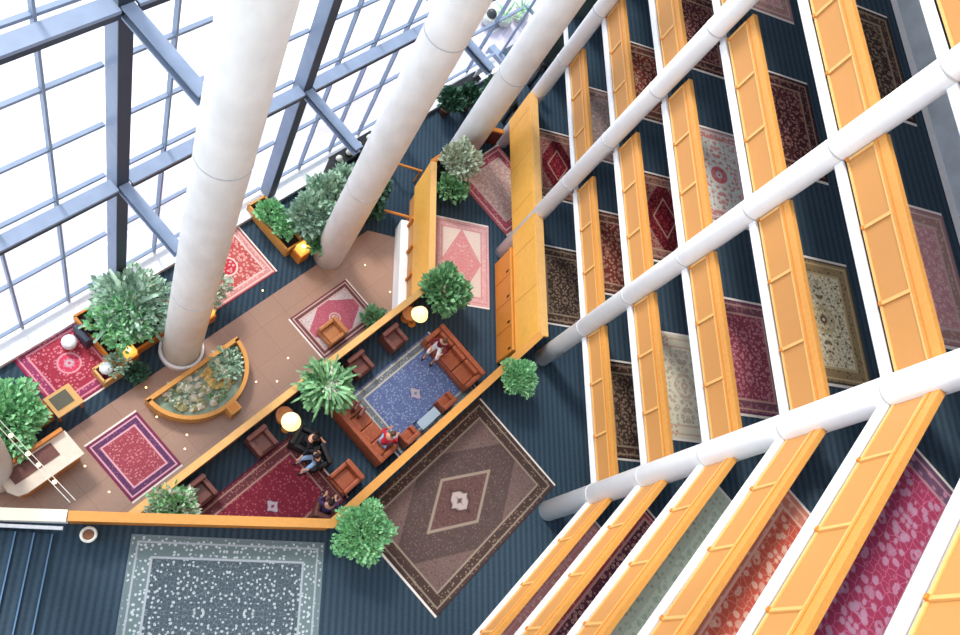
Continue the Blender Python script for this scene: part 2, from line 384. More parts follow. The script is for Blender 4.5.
# mezzanine edge facing the stone floor
t = thing('oak_fascia', 'oak balustrade with tall plain fascia and white base, left of the pink rug', 'balustrade', (9.0,13.2,0))
MB().box((0,2.75,-2.75),(.14,5.5,2.0)).build('fascia_board', M['oakf'], t)
MB().box((.05,2.75,-1.7),(.26,5.5,.1)).build('cap_rail', M['oakl'], t)
for i in range(4):
    MB().box((-.02,.65+1.3*i,-4.1),(.06,1.22,.7)).build('panel', M['rattan'], t)
    MB().box((-.10,.02+1.3*i,-4.1),(.1,.08,.8)).build('post', M['oakd'], t)
MB().box((-.22,2.1,-4.93),(.36,4.2,.94),bev=.05).build('white_base', M['paint'], t)
wallseg('railing_wall', [(9.0,18.72),(11.4,21.15),(12.3,21.15)], ZL, -1.7, .1, plain('dark_red_panel', (96,44,34), .6), 'short dark red panelled wall at the foot of the far concrete column', 'railing', M['oakd'], .2)
# oak rails by the carpet right of column B
for i, (a, b, lab) in enumerate([((7.75,17.7),(9.0,17.6),'small oak rail at the corner of the stone floor, nearer one'),((8.3,20.2),(9.5,20.1),'small oak rail across the blue carpet, farther one')]):
    t = thing('oak_rail', lab, 'rail', (a[0],a[1],ZS)); dx, dy = b[0]-a[0], b[1]-a[1]
    MB().tube((0,0,.9),(dx,dy,.9),.06).build('bar', M['oakd'], t)
    for q in (.05,.95): MB().tube((dx*q,dy*q,0),(dx*q,dy*q,.9),.05).build('post', M['oakd'], t)

# steps at the lower left
t = thing('carpeted_steps', 'flight of shallow blue carpeted steps at the lower left', 'steps', (-1.95,0,0))
st = M['carpet']
for i in range(7):
    z = .09*(i+1); b = MB().box((-.42*i-.21, -.55, z/2+.0), (.42, 7.2, z)); b.build('step', st, t)
    MB().box((-.42*i-.012, -.55, z-.005), (.035, 7.2, .03)).build('nosing', plain('steel_blue_nosing', (86,122,156), .5), t)
# ------------------------------------------------------------------ glass wall
GV = 10.8
def uvbox(mb, u0, u1, v0, v1, z0, z1):
    c = U((u0+u1)/2, (v0+v1)/2); mb.box((c[0],c[1],(z0+z1)/2), (u1-u0, v1-v0, z1-z0), A45); return mb
ZT = [-5.0, -1.6, 2.1, 4.65, 7.1, 9.55, 12.1, 14.6]
bays = [(.56,7.46,1),(7.9,14.5,2),(14.92,21.6,3),(22.02,29.7,4)]
mull = {1:[2.45,4.2,5.93],2:[9.43,11.2,12.95],3:[16.6,18.35,20.1],4:[23.8,25.7,27.6]}
for u0, u1, n in bays:
    t = bpy.data.objects.new(f'window_{n}', None); C.objects.link(t); t['kind'] = 'structure'
    n_ = 4; w = (u1-u0)/n_
    for um in mull[n]:
        uvbox(MB(), um-.035, um+.035, GV-.16, GV, -5.2, 15).build('mullion', M['steel'], t)
    for z in ZT:
        uvbox(MB(), u0, u1, GV-.12, GV, z-.05, z+.05).build('transom', M['steel'], t)
    uvbox(MB(), u0, u1, GV+.005, GV+.015, -5.1, 15).build('pane', M['glass'], t)
t = bpy.data.objects.new('window_5', None); C.objects.link(t); t['kind'] = 'structure'
for i in range(5): uvbox(MB(), 29.9, 30.06, 5.3+1.3*i, 5.38+1.3*i, -5.3, 9).build('mullion', M['steel'], t)
for z in ZT[1:5]: uvbox(MB(), 29.9, 30.06, 5.3, 10.8, z-.05, z+.05).build('transom', M['steel'], t)
uvbox(MB(), 30.07, 30.08, 5.3, 10.8, -5.2, 9).build('pane', M['glass'], t)
struct(uvbox(MB(), 29.75, 30.2, 5.2, 11.2, ZS-.06, -5.0).build('trim_2', M['steel']))
mlab = ['beside the red rug, left of the nearest concrete column','between the two nearest concrete columns','behind the middle concrete column','at the far corner of the glass wall']
for i, u0 in enumerate([.18, 7.52, 14.55, 21.65]):
    lab = ['at the left edge of the window wall'] + mlab
    t = thing('steel_mullion', 'wide blue-grey steel post of the window wall, '+['at its left edge','left of the nearest concrete column','between the nearest and middle columns','behind the middle concrete column'][i], 'steel post', (*U(u0+.16,10.5),-5.2), A45, 'main window posts')
    MB().box((0,0,10.1),(.33,.5,20.2)).build('web', M['steel'], t)
    MB().box((.0,-.26,10.1),(.38,.03,20.2)).build('flange', M['steeld'], t)  # front of the post, its shade painted in as darker steel
for j, z in enumerate([2.12, 9.55]):
    for i, (u0, u1, n) in enumerate(bays):
        t = thing('steel_beam', f'wide steel beam along the window wall, {["lower","upper"][j]} run, '+['left of the nearest column','between nearest and middle columns','beyond the middle column','at the far end'][i], 'steel beam', (*U((u0+u1)/2,10.3),z), A45, 'window wall beams')
        MB().box((0,0,0),(u1-u0,.42,.1)).build('top_flange', M['steel'], t)
        MB().box((0,-.17,-.12),(u1-u0,.06,.22)).build('web', M['steeld'], t)  # beam front darkened in colour to stand for its shadowed face
    for i, (c, u0) in enumerate([(colA,7.68),(colB,14.72),(colC,21.82)]):
        cu, cv = (c[0]+c[1])/S, (c[1]-c[0])/S
        t = thing('steel_brace', f'{["lower","upper"][j]} steel strut joining the window wall to the '+['nearest','middle','far'][i]+' concrete column', 'steel beam', (*U(u0,(10.2+cv+.69)/2),z), A45, 'struts to the columns')
        Lb = 10.2-cv-.69
        MB().box((0,0,.0),(.32,Lb,.06)).box((0,0,-.3),(.32,Lb,.06)).build('flange', M['steel'], t)
        MB().box((0,0,-.15),(.08,Lb,.26)).build('web', M['steeld'], t)
struct(uvbox(MB(), -2, 30, 9.95, 11.0, ZS-.06, -5.25).build('trim_1', M['whitec']))

# ------------------------------------------------------------------ rugs
def rug(label, c, w, l, z, rz, mat, cat='rug', group=None, fr=True, frw=.07, name='oriental_rug'):
    t = thing(name, label, cat, (c[0],c[1],z), rz, group)
    MB().box((0,0,.012),(w,l,.022)).build('pile', mat, t)
    if fr:
        for s in (-1,1):
            MB().box((0,s*(l/2+frw/2),.008),(w,frw,.014)).build('fringe', M['fringe'], t)
    return t
R_ = rug_mat
cream=(214,206,190); red=(150,36,54); dred=(96,24,32); navy=(38,42,70); brown=(78,56,46); rose=(190,104,112)
# corridor rugs: (level, row, palette)
def pal(w,l,kind):
    return {
    'dark': lambda: R_(w,l,(62,48,44),(150,126,104),(34,28,30),(70,52,46),(150,120,96),(150,130,110),sc=6),
    'maroon': lambda: R_(w,l,(88,22,34),(150,60,60),(44,16,26),(140,104,92),(80,30,36),(170,140,120),med=(104,20,36),diamond=True,corner=(150,120,108),sc=6),
    'redbrown': lambda: R_(w,l,(120,50,44),(190,150,124),(60,34,40),(100,60,50),(170,140,110),(180,150,130),sc=5),
    'grey': lambda: R_(w,l,(150,134,130),(200,170,160),(110,70,72),(120,90,84),(170,150,140),(160,140,130),sc=6),
    'celadon': lambda: R_(w,l,(196,204,196),(190,110,110),(130,130,130),(180,120,116),(200,200,196),(200,190,190),med=(176,70,80),med2=(170,180,190),sc=4.5),
    'cream': lambda: R_(w,l,(218,212,190),(176,150,132),(190,196,180),(214,206,184),(190,110,96),(200,170,150),med=(216,208,190),med2=(190,160,140),sc=4),
    'rosy': lambda: R_(w,l,(142,66,78),(206,140,150),(96,50,80),(112,72,84),(170,120,120),(190,150,140),sc=6),
    'ivory': lambda: R_(w,l,(226,214,182),(110,84,62),(60,50,44),(150,124,88),(90,70,50),(190,166,124),med=(210,196,160),med2=(70,30,34),sc=5,dens=.26),
    'brick': lambda: R_(w,l,(150,62,66),(190,120,110),(70,40,60),(90,50,50),(170,120,110),(180,150,130),sc=5),
    'pinkgrey': lambda: R_(w,l,(196,140,144),(216,180,176),(150,110,120),(160,124,116),(200,170,160),(196,170,160),sc=5),
    'darkfloral': lambda: R_(w,l,(70,36,40),(170,120,110),(40,28,34),(60,34,36),(150,110,100),(150,120,104),sc=6),
    }[kind]()
W, L = 2.3, 3.25
rows = {'near':7.38,'mid':13.1,'far':18.7}
spec = {0:dict(mid='dark',far='maroon'),1:dict(near='dark',mid='redbrown',far='grey'),2:dict(near='cream',mid='maroon',far='redbrown'),
        3:dict(near='rosy',mid='celadon',far='darkfloral'),4:dict(near='ivory',mid='maroon',far='pinkgrey'),5:dict(near='pinkgrey',mid='dark',far='redbrown')}
spec[4]['mid']='darkfloral'
plabel = {'dark':'dark brown rug with tan flecks','maroon':'maroon lozenge rug','redbrown':'red-brown floral rug','grey':'faded grey-rose rug','celadon':'pale blue-green medallion rug',
          'cream':'cream rug with small rosette','rosy':'rose-red rug','ivory':'ivory brown-bordered rug','pinkgrey':'soft pink-grey rug','darkfloral':'dark wine floral rug','brick':'brick red rug'}
pos = {'near':'just above the bend','mid':'in the middle bay','far':'in the far bay'}
cache = {}
for k, dct in spec.items():
    for row, kind in dct.items():
        if kind not in cache: cache[kind] = pal(W, L, kind)
        where = 'behind the tall plain fascia' if k == 0 else f'on the {lv[k-1]} balcony corridor'
        rug(f'{plabel[kind]} {where}, {pos[row]}', (14.46 if k else 13.9, rows[row] + (.05 if row=='mid' else 0)), W if k else 2.2, L, ZF[k], 0, cache[kind], group='corridor rugs')
# rugs on the slanting corridors
sl = {1:R_(1.9,5.2,(240,224,214),(150,90,90),(120,110,120),(214,150,150),(240,220,210),(232,180,180),sc=5,bw=.5,dens=.24),
      2:R_(1.9,5.2,(96,50,66),(214,170,160),(52,36,56),(190,84,92),(210,150,150),(216,170,160),sc=6,bw=.25),
      3:R_(1.9,5.2,(208,216,196),(168,184,160),(176,192,172),(196,204,186),(150,160,140),(190,200,180),sc=4),
      4:R_(1.9,5.2,(196,88,70),(226,190,170),(220,160,140),(206,130,110),(226,190,170),(230,186,166),sc=3.4,dens=.3),
      5:R_(1.9,5.2,(150,54,84),(176,140,164),(196,110,146),(92,72,96),(180,130,150),(170,130,140),sc=3.4,dens=.32)}
sll = {1:'narrow beige and pink spotted rug',2:'dark plum rug with rose spots',3:'pale green rug with a fine pattern',4:'coral and cream swirling rug',5:'crimson-pink rug with grey rosettes'}
ul = {1:11.65,2:11.6,3:11.85,4:11.1,5:11.7}
for k in sl:
    u1 = ul[k]-.05
    rug(f'{sll[k]} on the {lv[k-1]} slanting corridor below the bend', U(u1-2.6, -7.25), 1.9, 5.2, ZF[k], -A45, sl[k], group='corridor rugs')
# carpet-level rugs
rug('large brown diamond-set rug with pale central lozenge on the dark blue carpet', (9.56,4.66), 3.95, 6.0, 0, -A45,
    R_(3.95,6.0,(84,70,68),(126,106,98),(70,50,48),(70,54,50),(150,128,104),(150,134,120),med=(98,70,68),corner=(116,94,90),diamond=True,ms=.6,centre=((178,162,158),.26),sc=7,bw=.5,dens=.2,rings=False))
rug('large slate green rug covered in white blossoms at the bottom', (2.6,1.15), 4.0, 5.3, 0, PI/2,
    R_(4.0,5.3,(64,76,84),(206,212,216),(112,126,134),(104,120,122),(206,214,216),(166,172,180),sc=5.4,bw=.62,dens=.22,rings=False), fr=False)
rug('pink rug with a rose lozenge on a cream ground beside the oak balustrade', (10.7,14.9), 2.45, 3.75, ZL, 0,
    R_(2.45,3.75,(214,196,184),(222,206,196),(206,176,168),(206,156,158),(226,196,190),(196,130,134),med=(200,116,122),diamond=True,ms=1.0,sc=6,bw=.38,dens=.16,rings=False))
rug('rose and cream floral rug partly under the plain fascia, near the far column', (12.6,18.85), 3.0, 3.4, ZL, A45,
    R_(3.0,3.4,(212,170,160),(236,214,200),(166,70,80),(176,66,86),(220,150,150),(226,190,186),sc=4.5,bw=.5))
rug('blue rug with a pale central medallion between the two leather sofas', U(12.65,.12), 2.95, 4.15, ZL, -A45,
    R_(2.95,4.15,(92,106,144),(160,172,200),(64,72,122),(104,110,112),(176,176,166),(186,182,168),centre=((168,156,160),.24),sc=7,bw=.42,dens=.26,rings=False))
rug('crimson rug with a grey lozenge beside the corner of the lounge wall', U(6.1,.38), 2.9, 4.1, ZL, -A45,
    R_(2.9,4.1,(120,40,54),(190,100,110),(90,26,50),(96,56,60),(166,116,110),(170,134,124),centre=((178,168,178),.24),sc=7,bw=.5,dens=.24,rings=False))
rug('crimson rug with round medallion by the window wall', U(4.65,8.85), 2.6, 2.75, ZS-.06, 0+A45,
    R_(2.6,2.75,(162,56,70),(232,150,164),(140,30,60),(140,60,96),(216,130,150),(222,150,160),med=(206,70,96),med2=(190,176,184),ms=.42,sc=6,bw=.42,dens=.26,rings=False))
rug('red rug with violet border on the brown stone floor left of the round planter', U(4.3,4.85), 2.0, 2.45, ZS, A45,
    R_(2.0,2.45,(160,74,84),(228,160,166),(130,40,70),(84,56,96),(150,100,130),(226,170,180),sc=8,bw=.38,dens=.28,rings=False))
rug('small faded pink rug with white corner motifs under the tan armchair', U(13.4,4.6), 2.1, 3.0, ZS, -A45,
    R_(2.1,3.0,(176,90,106),(196,130,140),(110,60,70),(92,62,58),(140,110,100),(200,170,160),med=(168,98,112),med2=(220,214,206),ms=.3,corner=(206,196,194),sc=8,bw=.3,dens=.24,rings=False))
rug('small coral red rug behind the nearest column, next to the oak planter', U(11.35,8.8), 2.5, 2.9, ZS-.06, -A45,
    R_(2.5,2.9,(184,84,80),(230,180,170),(150,60,70),(206,140,136),(230,190,180),(232,200,190),med=(190,40,60),sc=5,bw=.36,rings=False))

# ------------------------------------------------------------------ foliage
def leafblob(n, r, mat_, name, parent, h=.8, size=.12, z0=0, shape=1.0, seed=0, c=(0,0)):
    rd = random.Random(seed); bm = bmesh.new()
    for i in range(n):
        d = Vector((rd.gauss(0,1), rd.gauss(0,1), rd.gauss(0,1)*.9)); d.normalize()
        if d.z < -.35: d.z = -d.z*.6; d.normalize()
        lump = 1+.22*math.sin(5*d.x+seed)*math.cos(4*d.y+seed*2)
        rr = (rd.random()**.38)*lump
        p = Vector((d.x*r*rr+c[0], d.y*r*rr+c[1], z0+h*.5+d.z*h*.5*rr))
        out = (d+Vector((rd.uniform(-.7,.7), rd.uniform(-.7,.7), rd.uniform(-.2,.5)))).normalized()
        sd = out.cross(Vector((rd.uniform(-1,1), rd.uniform(-1,1), 1))).normalized(); s = size*rd.uniform(.6,1.4)
        up = sd.cross(out).normalized()
        a = bm.verts.new(p); b = bm.verts.new(p+out*s*.5+sd*s*.32+up*s*.08); e = bm.verts.new(p+out*s*shape); g = bm.verts.new(p+out*s*.5-sd*s*.32+up*s*.08)
        bm.faces.new((a,b,e)); bm.faces.new((a,e,g))
    me = bpy.data.meshes.new(name); bm.to_mesh(me); bm.free(); me.materials.append(mat_)
    o = bpy.data.objects.new(name, me); C.objects.link(o); o.parent = parent; return o
def fronds(n, r, mat_, parent, z0, seed=0, w=.1, arch=.7, leaflets=True):
    rd = random.Random(seed); bm = bmesh.new()
    for i in range(n):
        a = 2*PI*i/n+rd.uniform(-.3,.3); el = rd.uniform(.25,1.2); Lr = r*rd.uniform(.75,1.15)
        prev = Vector((0,0,z0)); d = Vector((math.cos(a)*math.cos(el), math.sin(a)*math.cos(el), math.sin(el)))
        side = Vector((-math.sin(a), math.cos(a), 0)); segs = 8
        for k in range(segs):
            d = (d+Vector((0,0,-arch/segs*1.6))).normalized(); nx = prev+d*Lr/segs*1.25
            if leaflets and k > 0:
                for s in (-1,1):
                    ll = w*2.6*(1-abs(k/segs-.5)); q = prev+side*s*ll+d*ll*.5+Vector((0,0,-ll*.25))
                    a1 = bm.verts.new(prev); b1 = bm.verts.new(prev+d*w*.55); c1 = bm.verts.new(q); bm.faces.new((a1,b1,c1))
            ww = w*.18 if leaflets else w*(1-abs(k/segs-.4))
            A_ = bm.verts.new(prev+side*ww); B_ = bm.verts.new(prev-side*ww); C1 = bm.verts.new(nx-side*ww*.8); D1 = bm.verts.new(nx+side*ww*.8)
            bm.faces.new((A_,B_,C1,D1)); prev = nx
    me = bpy.data.meshes.new('fronds'); bm.to_mesh(me); bm.free(); me.materials.append(mat_)
    o = bpy.data.objects.new('fronds', me); C.objects.link(o); o.parent = parent; return o
def potted(name, label, loc, r, h, pr, ph, mat_, n=900, size=.14, seed=1, potm=None, cat='plant', group=None, lift=0, stems=5):
    t = thing(name, label, cat, loc, 0, group)
    MB().lathe([(pr*.75,0),(pr,ph*.9),(pr*1.06,ph*.9),(pr*1.06,ph),(pr*.9,ph),(pr*.88,ph*.9)], n=18).build('pot', potm or M['pot'], t, True)
    MB().lathe([(pr*.87,0),(pr*.87,.02)], (0,0,ph*.9), 18).build('soil', M['soil'], t)
    rd = random.Random(seed); b = MB()
    for i in range(stems):
        a = rd.uniform(0,6.28); b.tube((math.cos(a)*pr*.3,math.sin(a)*pr*.3,ph*.88),(math.cos(a)*r*.5,math.sin(a)*r*.5,ph+lift+h*.5),.015,5)
    b.build('stem', M['soil'], t)
    leafblob(n, r, mat_, 'foliage', t, h, size, ph+lift-.05, seed=seed)
    return t
potted('potted_bush','round bright green bush in a clay pot outside the corner of the lounge wall', (6.05,3.35,0), .84, 1.1, .32, .5, M['leafb'], 2600, .11, 3, group=None, lift=.1)
potted('potted_bush','small round green bush by the corner of the plain oak fascia', (11.35,8.8,0), .62, .95, .3, .45, M['leafb'], 2200, .10, 5, lift=.1)
potted('potted_plant','broad dark green shrub at the corner of the lounge beside the round lamp', (9.55,12.9,ZL), .9, 1.1, .3, .5, M['leaf'], 1000, .24, 8, lift=.2)
t = potted('potted_palm','large spreading plant with arching leaves between the lounge armchairs', (5.3,8.5,ZL), .8, .8, .35, .5, M['leaf'], 500, .22, 11, lift=.3)
fronds(70, 1.0, M['leaf'], t, 1.1, 4, .06, .9, False); fronds(40, .75, M['leafb'], t, 1.2, 14, .06, .8, False); fronds(16, .5, M['leafp'], t, 1.3, 24, .06, .8, False)
potted('potted_shrub','pale flowering shrub at the foot of the far concrete column', (10.15,18.9,ZL), .8, 1.2, .3, .5, M['leafp'], 1100, .2, 14, lift=.2)
potted('potted_shrub','dark green trailing shrub just below the pale flowering one, above the pink rug', (10.0,17.9,ZL), .6, .7, .25, .4, M['leaf'], 600, .2, 15, lift=.05)
potted('potted_shrub','bushy green and yellow shrub peeping over the long wall at the lower left', (.98,4.15,ZL), .66, .9, .28, .4, M['leafp'], 500, .18, 17, lift=.1)
leafblob(700, .68, M['leafb'], 'foliage', [o for o in C.objects if o.get('label','').startswith('bushy green and yellow')][0], .9, .16, .4, seed=18)
potted('potted_shrub','low green plant against the lounge wall by the small faded pink rug', (7.75,12.8,ZS), .4, .5, .18, .25, M['leaf'], 260, .2, 19)
# planter behind the desk, left edge
t = thing('planter_box', 'long oak planter packed with leafy green plants behind the curved desk', 'planter', (*U(1.55,8.1),ZS-.06), A45)
MB().box((0,.55,.4),(3.2,.08,.8)).box((0,-.62,.4),(3.2,.08,.8)).box((1.56,0,.4),(.08,1.2,.8)).box((-1.56,0,.4),(.08,1.2,.8)).build('box', M['oakd'], t)
MB().box((0,0,.34),(3.05,1.1,.6)).build('soil', M['soil'], t)
leafblob(2000, 1.3, M['leafb'], 'foliage', t, 1.3, .2, .6, seed=21, c=(.3,.1)); leafblob(900, .8, M['leaf'], 'foliage', t, 1.0, .2, .6, seed=22, c=(-.9,.0))
# planter round the near column
t = thing('planter_box', 'wide oak planter with dense dark green plants behind the nearest concrete column', 'planter', (*U(7.1,9.0),ZS-.06), A45)
MB().box((0,-1.2,.3),(2.9,.08,.6)).box((0,1.0,.3),(2.9,.08,.6)).box((-1.42,-.1,.3),(.08,2.2,.6)).box((1.42,-.1,.3),(.08,2.2,.6)).build('box', M['oakd'], t)
MB().box((0,-.1,.25),(2.8,2.1,.45)).build('soil', M['soil'], t)
leafblob(1300, 1.3, M['leafg'], 'foliage', t, 1.6, .22, .5, seed=23, c=(.3,.1)); leafblob(900, .95, M['leafb'], 'foliage', t, 1.5, .2, .5, seed=24, c=(-.5,-.3))
fr_ = fronds(26, 1.35, M['leafg'], t, 1.2, 9, .1, .8, False); fronds(18, 1.2, M['leafb'], t, 1.0, 19, .09, .9, False)
potted('potted_shrub','leafy shrub just right of the nearest concrete column', (*U(9.75,8.1),ZS-.06), .7, 1.3, .3, .5, M['leafp'], 600, .2, 26, lift=.1)
potted('potted_shrub','small green plant at the foot of the nearest concrete column', (*U(6.1,7.15),ZS-.06), .35, .5, .16, .25, M['leafd'], 240, .16, 27)
# low ring at the column foot
t = tag(MB().lathe([(.69,0),(.69,.25),(.79,.25),(.79,0)], (colA[0],colA[1],ZS+.001), 40, False).build('column_collar', M['paint']), 'low white ring round the foot of the nearest concrete column', 'ring')
# oak planter by column B
t = thing('planter_box', 'narrow oak planter with light green plants left of the middle concrete column', 'planter', (*U(13.95,9.1),ZS-.06), A45)
MB().box((-.4,0,.3),(.08,2.4,.6)).box((.4,0,.3),(.08,2.4,.6)).box((0,1.2,.3),(.88,.08,.6)).box((0,-1.2,.3),(.88,.08,.6)).box((0,0,.3),(.8,.06,.6)).build('box', M['oak'], t)
MB().box((0,0,.22),(.74,2.3,.4)).build('soil', M['soil'], t)
leafblob(420, .5, M['leafb'], 'foliage', t, .8, .2, .4, seed=31, c=(0,.4)); leafblob(420, .45, M['leafb'], 'foliage', t, .8, .2, .4, seed=32, c=(.1,-.4))
for i, (u, v, r, h, m, lab) in enumerate([(15.1,8.3,.95,1.7,'leafg','tall grey-green bush directly left of the foot of the middle column'),(16.2,8.7,.85,1.6,'leafg','largest grey-green bush between the window wall and the middle column'),
      (17.3,8.7,.7,1.5,'leafg','grey-green bush behind the middle column near the black sculptures'),(14.75,7.35,.5,.9,'leaf','small dark green bush in front of the oak planter'),
      (17.5,7.6,.7,1.4,'leafd','dark green bush right of the foot of the middle column'),(18.2,7.9,.55,1.3,'leafd','dark green bush by the nearer oak rail'),
      (26.0,9.3,.5,.9,'leafd','dark bush by the black bench at the top'),(27.6,9.0,.5,.9,'leafd','dark bush next to the entrance at the top'),(24.9,9.6,.5,1.0,'leafd','small dark bush left of the black bench at the top')]):
    potted('potted_shrub', lab, (*U(u,v),ZS-.06), r, h, .3, .5, M[m], int(1000*r+200), .24, 40+i, lift=.1, group=None)
# outside pots
for i, (u, v, m, lab) in enumerate([(31.3,12.3,'leafg','leftmost stone pot on the terrace outside'),(32.1,11.9,'leafb','middle stone pot with spiky leaves on the terrace outside'),(33.3,11.7,'leafb','rightmost stone pot with bright spiky leaves on the terrace outside')]):
    t = thing('terrace_pot', lab, 'plant pot', (*U(u,v+.3),ZS-.1), 0, 'terrace pots')
    MB().lathe([(.25,0),(.5,.3),(.45,.6),(.38,.62)], n=18).build('pot', M['potw'], t, True)
    if i: fronds(14, .7, M[m], t, .6, i, .06, .3, False)
    else: MB().ball((0,0,.7),.28).build('stone_ball', M['black'], t, True)
# ------------------------------------------------------------------ half-round planter with rocks
hp = thing('half_round_planter', 'half-round oak-rimmed planter of rocks and greenery on the brown stone floor', 'planter', (*U(7.66,6.1),ZS), A45)
def arc(rx, ry, n=28): return [(rx*math.cos(PI+PI*i/n), ry*math.sin(PI+PI*i/n)) for i in range(n+1)]
o_, i_ = arc(1.98,1.9), arc(1.82,1.72)
b = MB()
bm = b.bm; ring = []
for (ox,oy),(ix,iy) in zip(o_, i_):
    ring.append([bm.verts.new((ox,oy,0)), bm.verts.new((ox,oy,.52)), bm.verts.new((ix,iy-.03,.52)), bm.verts.new((ix,iy-.03,0))])
for p_, q_ in zip(ring, ring[1:]):
    for j in range(4): bm.faces.new((p_[j], p_[(j+1)%4], q_[(j+1)%4], q_[j]))
b.box((0,-.02,.26),(3.96,.16,.52)); b.build('rim', M['oak'], hp)
MB().prism([(x*.98,y*.98-.05) for x,y in i_], .02, .26).build('basin', M['water'], hp)
rd = random.Random(5); n_r = 0
for i in range(95):
    a = rd.uniform(PI,2*PI); q = rd.random()**.5*.88; x, y = 1.7*q*math.cos(a), 1.6*q*math.sin(a)-.1
    rc_ = MB().ball((x,y,.28), rd.uniform(.09,.23), (1,rd.uniform(.5,1),.8), 1).build('rock', M['rocky'] if abs(x-.35) < .4 and y > -1.2 else (M['rock'] if i % 3 else M['rockg']), hp)
leafblob(260, .62, M['leafg'], 'foliage', hp, .45, .16, .2, seed=51, c=(1.0,-.6)); leafblob(120, .45, M['leafp'], 'foliage', hp, .3, .13, .2, seed=52, c=(-.9,-.45)); leafblob(90, .35, M['leaf'], 'foliage', hp, .25, .12, .2, seed=53, c=(.1,-1.2)); leafblob(90, .35, M['leafd'], 'foliage', hp, .3, .12, .2, seed=54, c=(1.3,-.3))
MB().box((.15,-2.03,.3),(.44,.4,.6)).build('spout_box', M['oak'], hp); MB().box((.15,-2.03,.605),(.28,.26,.02)).build('spout_lid', M['oakd'], hp)

# ------------------------------------------------------------------ desk, tables, lamps
dk = thing('reception_desk', 'curved reception desk with glossy cream top at the left edge', 'desk', (*U(1.9,6.2),ZS), A45)
poly = [(1.15,-.5),(1.15,.5),(-1.0,.5),(-1.15,.2),(-1.2,-.1),(-1.05,-.4),(-.8,-.5)]
MB().prism(poly, .94, 1.05).build('worktop', M['marble'], dk); MB().prism([(x*.9,y*.8) for x,y in poly], 0, .94).build('base', M['oakd'], dk)
MB().box((.05,.56,1.1),(2.1,.12,.3)).build('screen_ledge', M['oakd'], dk); MB().box((-.15,.18,1.06),(1.5,.5,.03)).build('inner_desk', M['leatherd'], dk); MB().box((-.1,.2,1.08),(.5,.3,.02)).build('blotter', M['leatherd'], dk)
tb = thing('side_desk', 'small square oak desk between the crimson rug and the curved desk', 'desk', (*U(3.65,7.65),ZS-.06), A45)
MB().box((0,0,.72),(.92,.82,.07)).build('tabletop', M['oakl'], tb); MB().box((-.04,.05,.765),(.6,.5,.02)).build('inlay', plain('dark_green_inlay', (96,92,76), .6), tb)
for sx_ in (-1,1):
    for sy_ in (-1,1): MB().box((sx_*.4,sy_*.35,.35),(.07,.07,.7)).build('leg', M['oakd'], tb)
fb = thing('flower_trough', 'oak corner trough holding white blossoms at the right corner of the crimson rug', 'planter', (*U(5.45,7.75),ZS-.06), A45)
MB().box((0,-.3,.3),(.9,.08,.6)).box((-.42,0,.3),(.08,.6,.6)).box((.42,0,.3),(.08,.6,.6)).box((0,.3,.3),(.9,.08,.6)).build('box', M['oakl'], fb)
MB().ball((-.1,.05,.68),.24,(1,1,.7)).build('blossom', M['whitec'], fb, True); leafblob(200,.4,M['leafg'],'foliage',fb,.4,.14,.5,seed=61,c=(.25,0))
def cube_lamp(label, loc, rz=A45):
    t = thing('box_lamp', label, 'lamp', loc, rz, 'amber box lamps'); MB().box((0,0,.3),(.5,.5,.6)).build('stand', M['oakd'], t)
    MB().box((0,0,.8),(.42,.42,.4),bev=.03).build('lamp_shade', M['cube'], t); MB().ball((0,0,1.0),.08).build('bulb', M['bulb'], t); return t
cube_lamp('glowing amber box lamp between the plants and the half-round planter', (*U(6.25,7.85)[:2],ZS-.06))
cube_lamp('glowing amber box lamp behind the nearest concrete column', (*U(9.3,7.5),ZS-.06))
cube_lamp('glowing amber box lamp at the end of the narrow oak planter', (*U(14.0,7.55),ZS-.06))
cube_lamp('glowing amber box lamp behind the middle concrete column', (*U(16.0,7.35),ZS-.06))
def round_lamp(label, uv_, tuv):
    t = thing('side_table', 'small round wooden side table '+('beside the left pair of lounge armchairs' if uv_[0] < 10 else 'at the right end of the armchair row'), 'table', (*U(*tuv),ZL), 0, 'round side tables')
    MB().lathe([(.3,.5),(.3,.54)], n=24).build('tabletop', M['leathert'], t); MB().lathe([(.2,0),(.06,.05),(.05,.5)], n=14).build('pedestal', M['oakd'], t)
    t = thing('table_lamp', label, 'lamp', (*U(*uv_),ZL), 0, 'round cream lamps')
    MB().lathe([(.16,0),(.16,.03),(.03,.06),(.03,1.0)], n=14).build('stand', M['oakd'], t)
    MB().lathe([(.33,.95),(.30,1.0),(.24,1.22),(.12,1.3)], n=28).build('lamp_shade', M['shade'], t, True)
    MB().ball((0,0,1.28),.09).build('bulb', M['bulb'], t)
round_lamp('round glowing cream floor lamp beside the group of seated people', (8.1,2.1), (8.22,2.45))
round_lamp('round glowing cream floor lamp beneath the broad shrub at the corner of the lounge', (14.45,2.25), (14.4,2.55))

# ------------------------------------------------------------------ seating
def chair(label, loc, rz, mat_, w=.78, d=.78, group='lounge armchairs', name='armchair', backh=.75):
    """faces local -y"""
    t = thing(name, label, 'armchair', loc, rz, group)
    MB().box((0,0,.18),(w,d,.24),bev=.03).build('base', mat_, t)
    MB().box((0,-.05,.36),(w-.3,d-.22,.16),bev=.05).build('seat_cushion', mat_, t)
    MB().box((0,d/2-.09,.46),(w,.18,backh-.16),bev=.05).build('backrest', mat_, t)
    for s in (-1,1): MB().box((s*(w/2-.08),-.04,.38),(.16,d-.08,.44),bev=.05).build('armrest', mat_, t)
    for sx_ in (-1,1):
        for sy_ in (-1,1): MB().box((sx_*(w/2-.08),sy_*(d/2-.08),.03),(.06,.06,.06)).build('leg', M['black'], t)
    return t
uvs = [((4.62,2.2),'nearest the long wall'),((7.08,2.24),'immediately left of the round lamp'),((11.5,2.22),'just right of the large spreading plant'),((13.25,2.2),'nearest the corner lamp')]
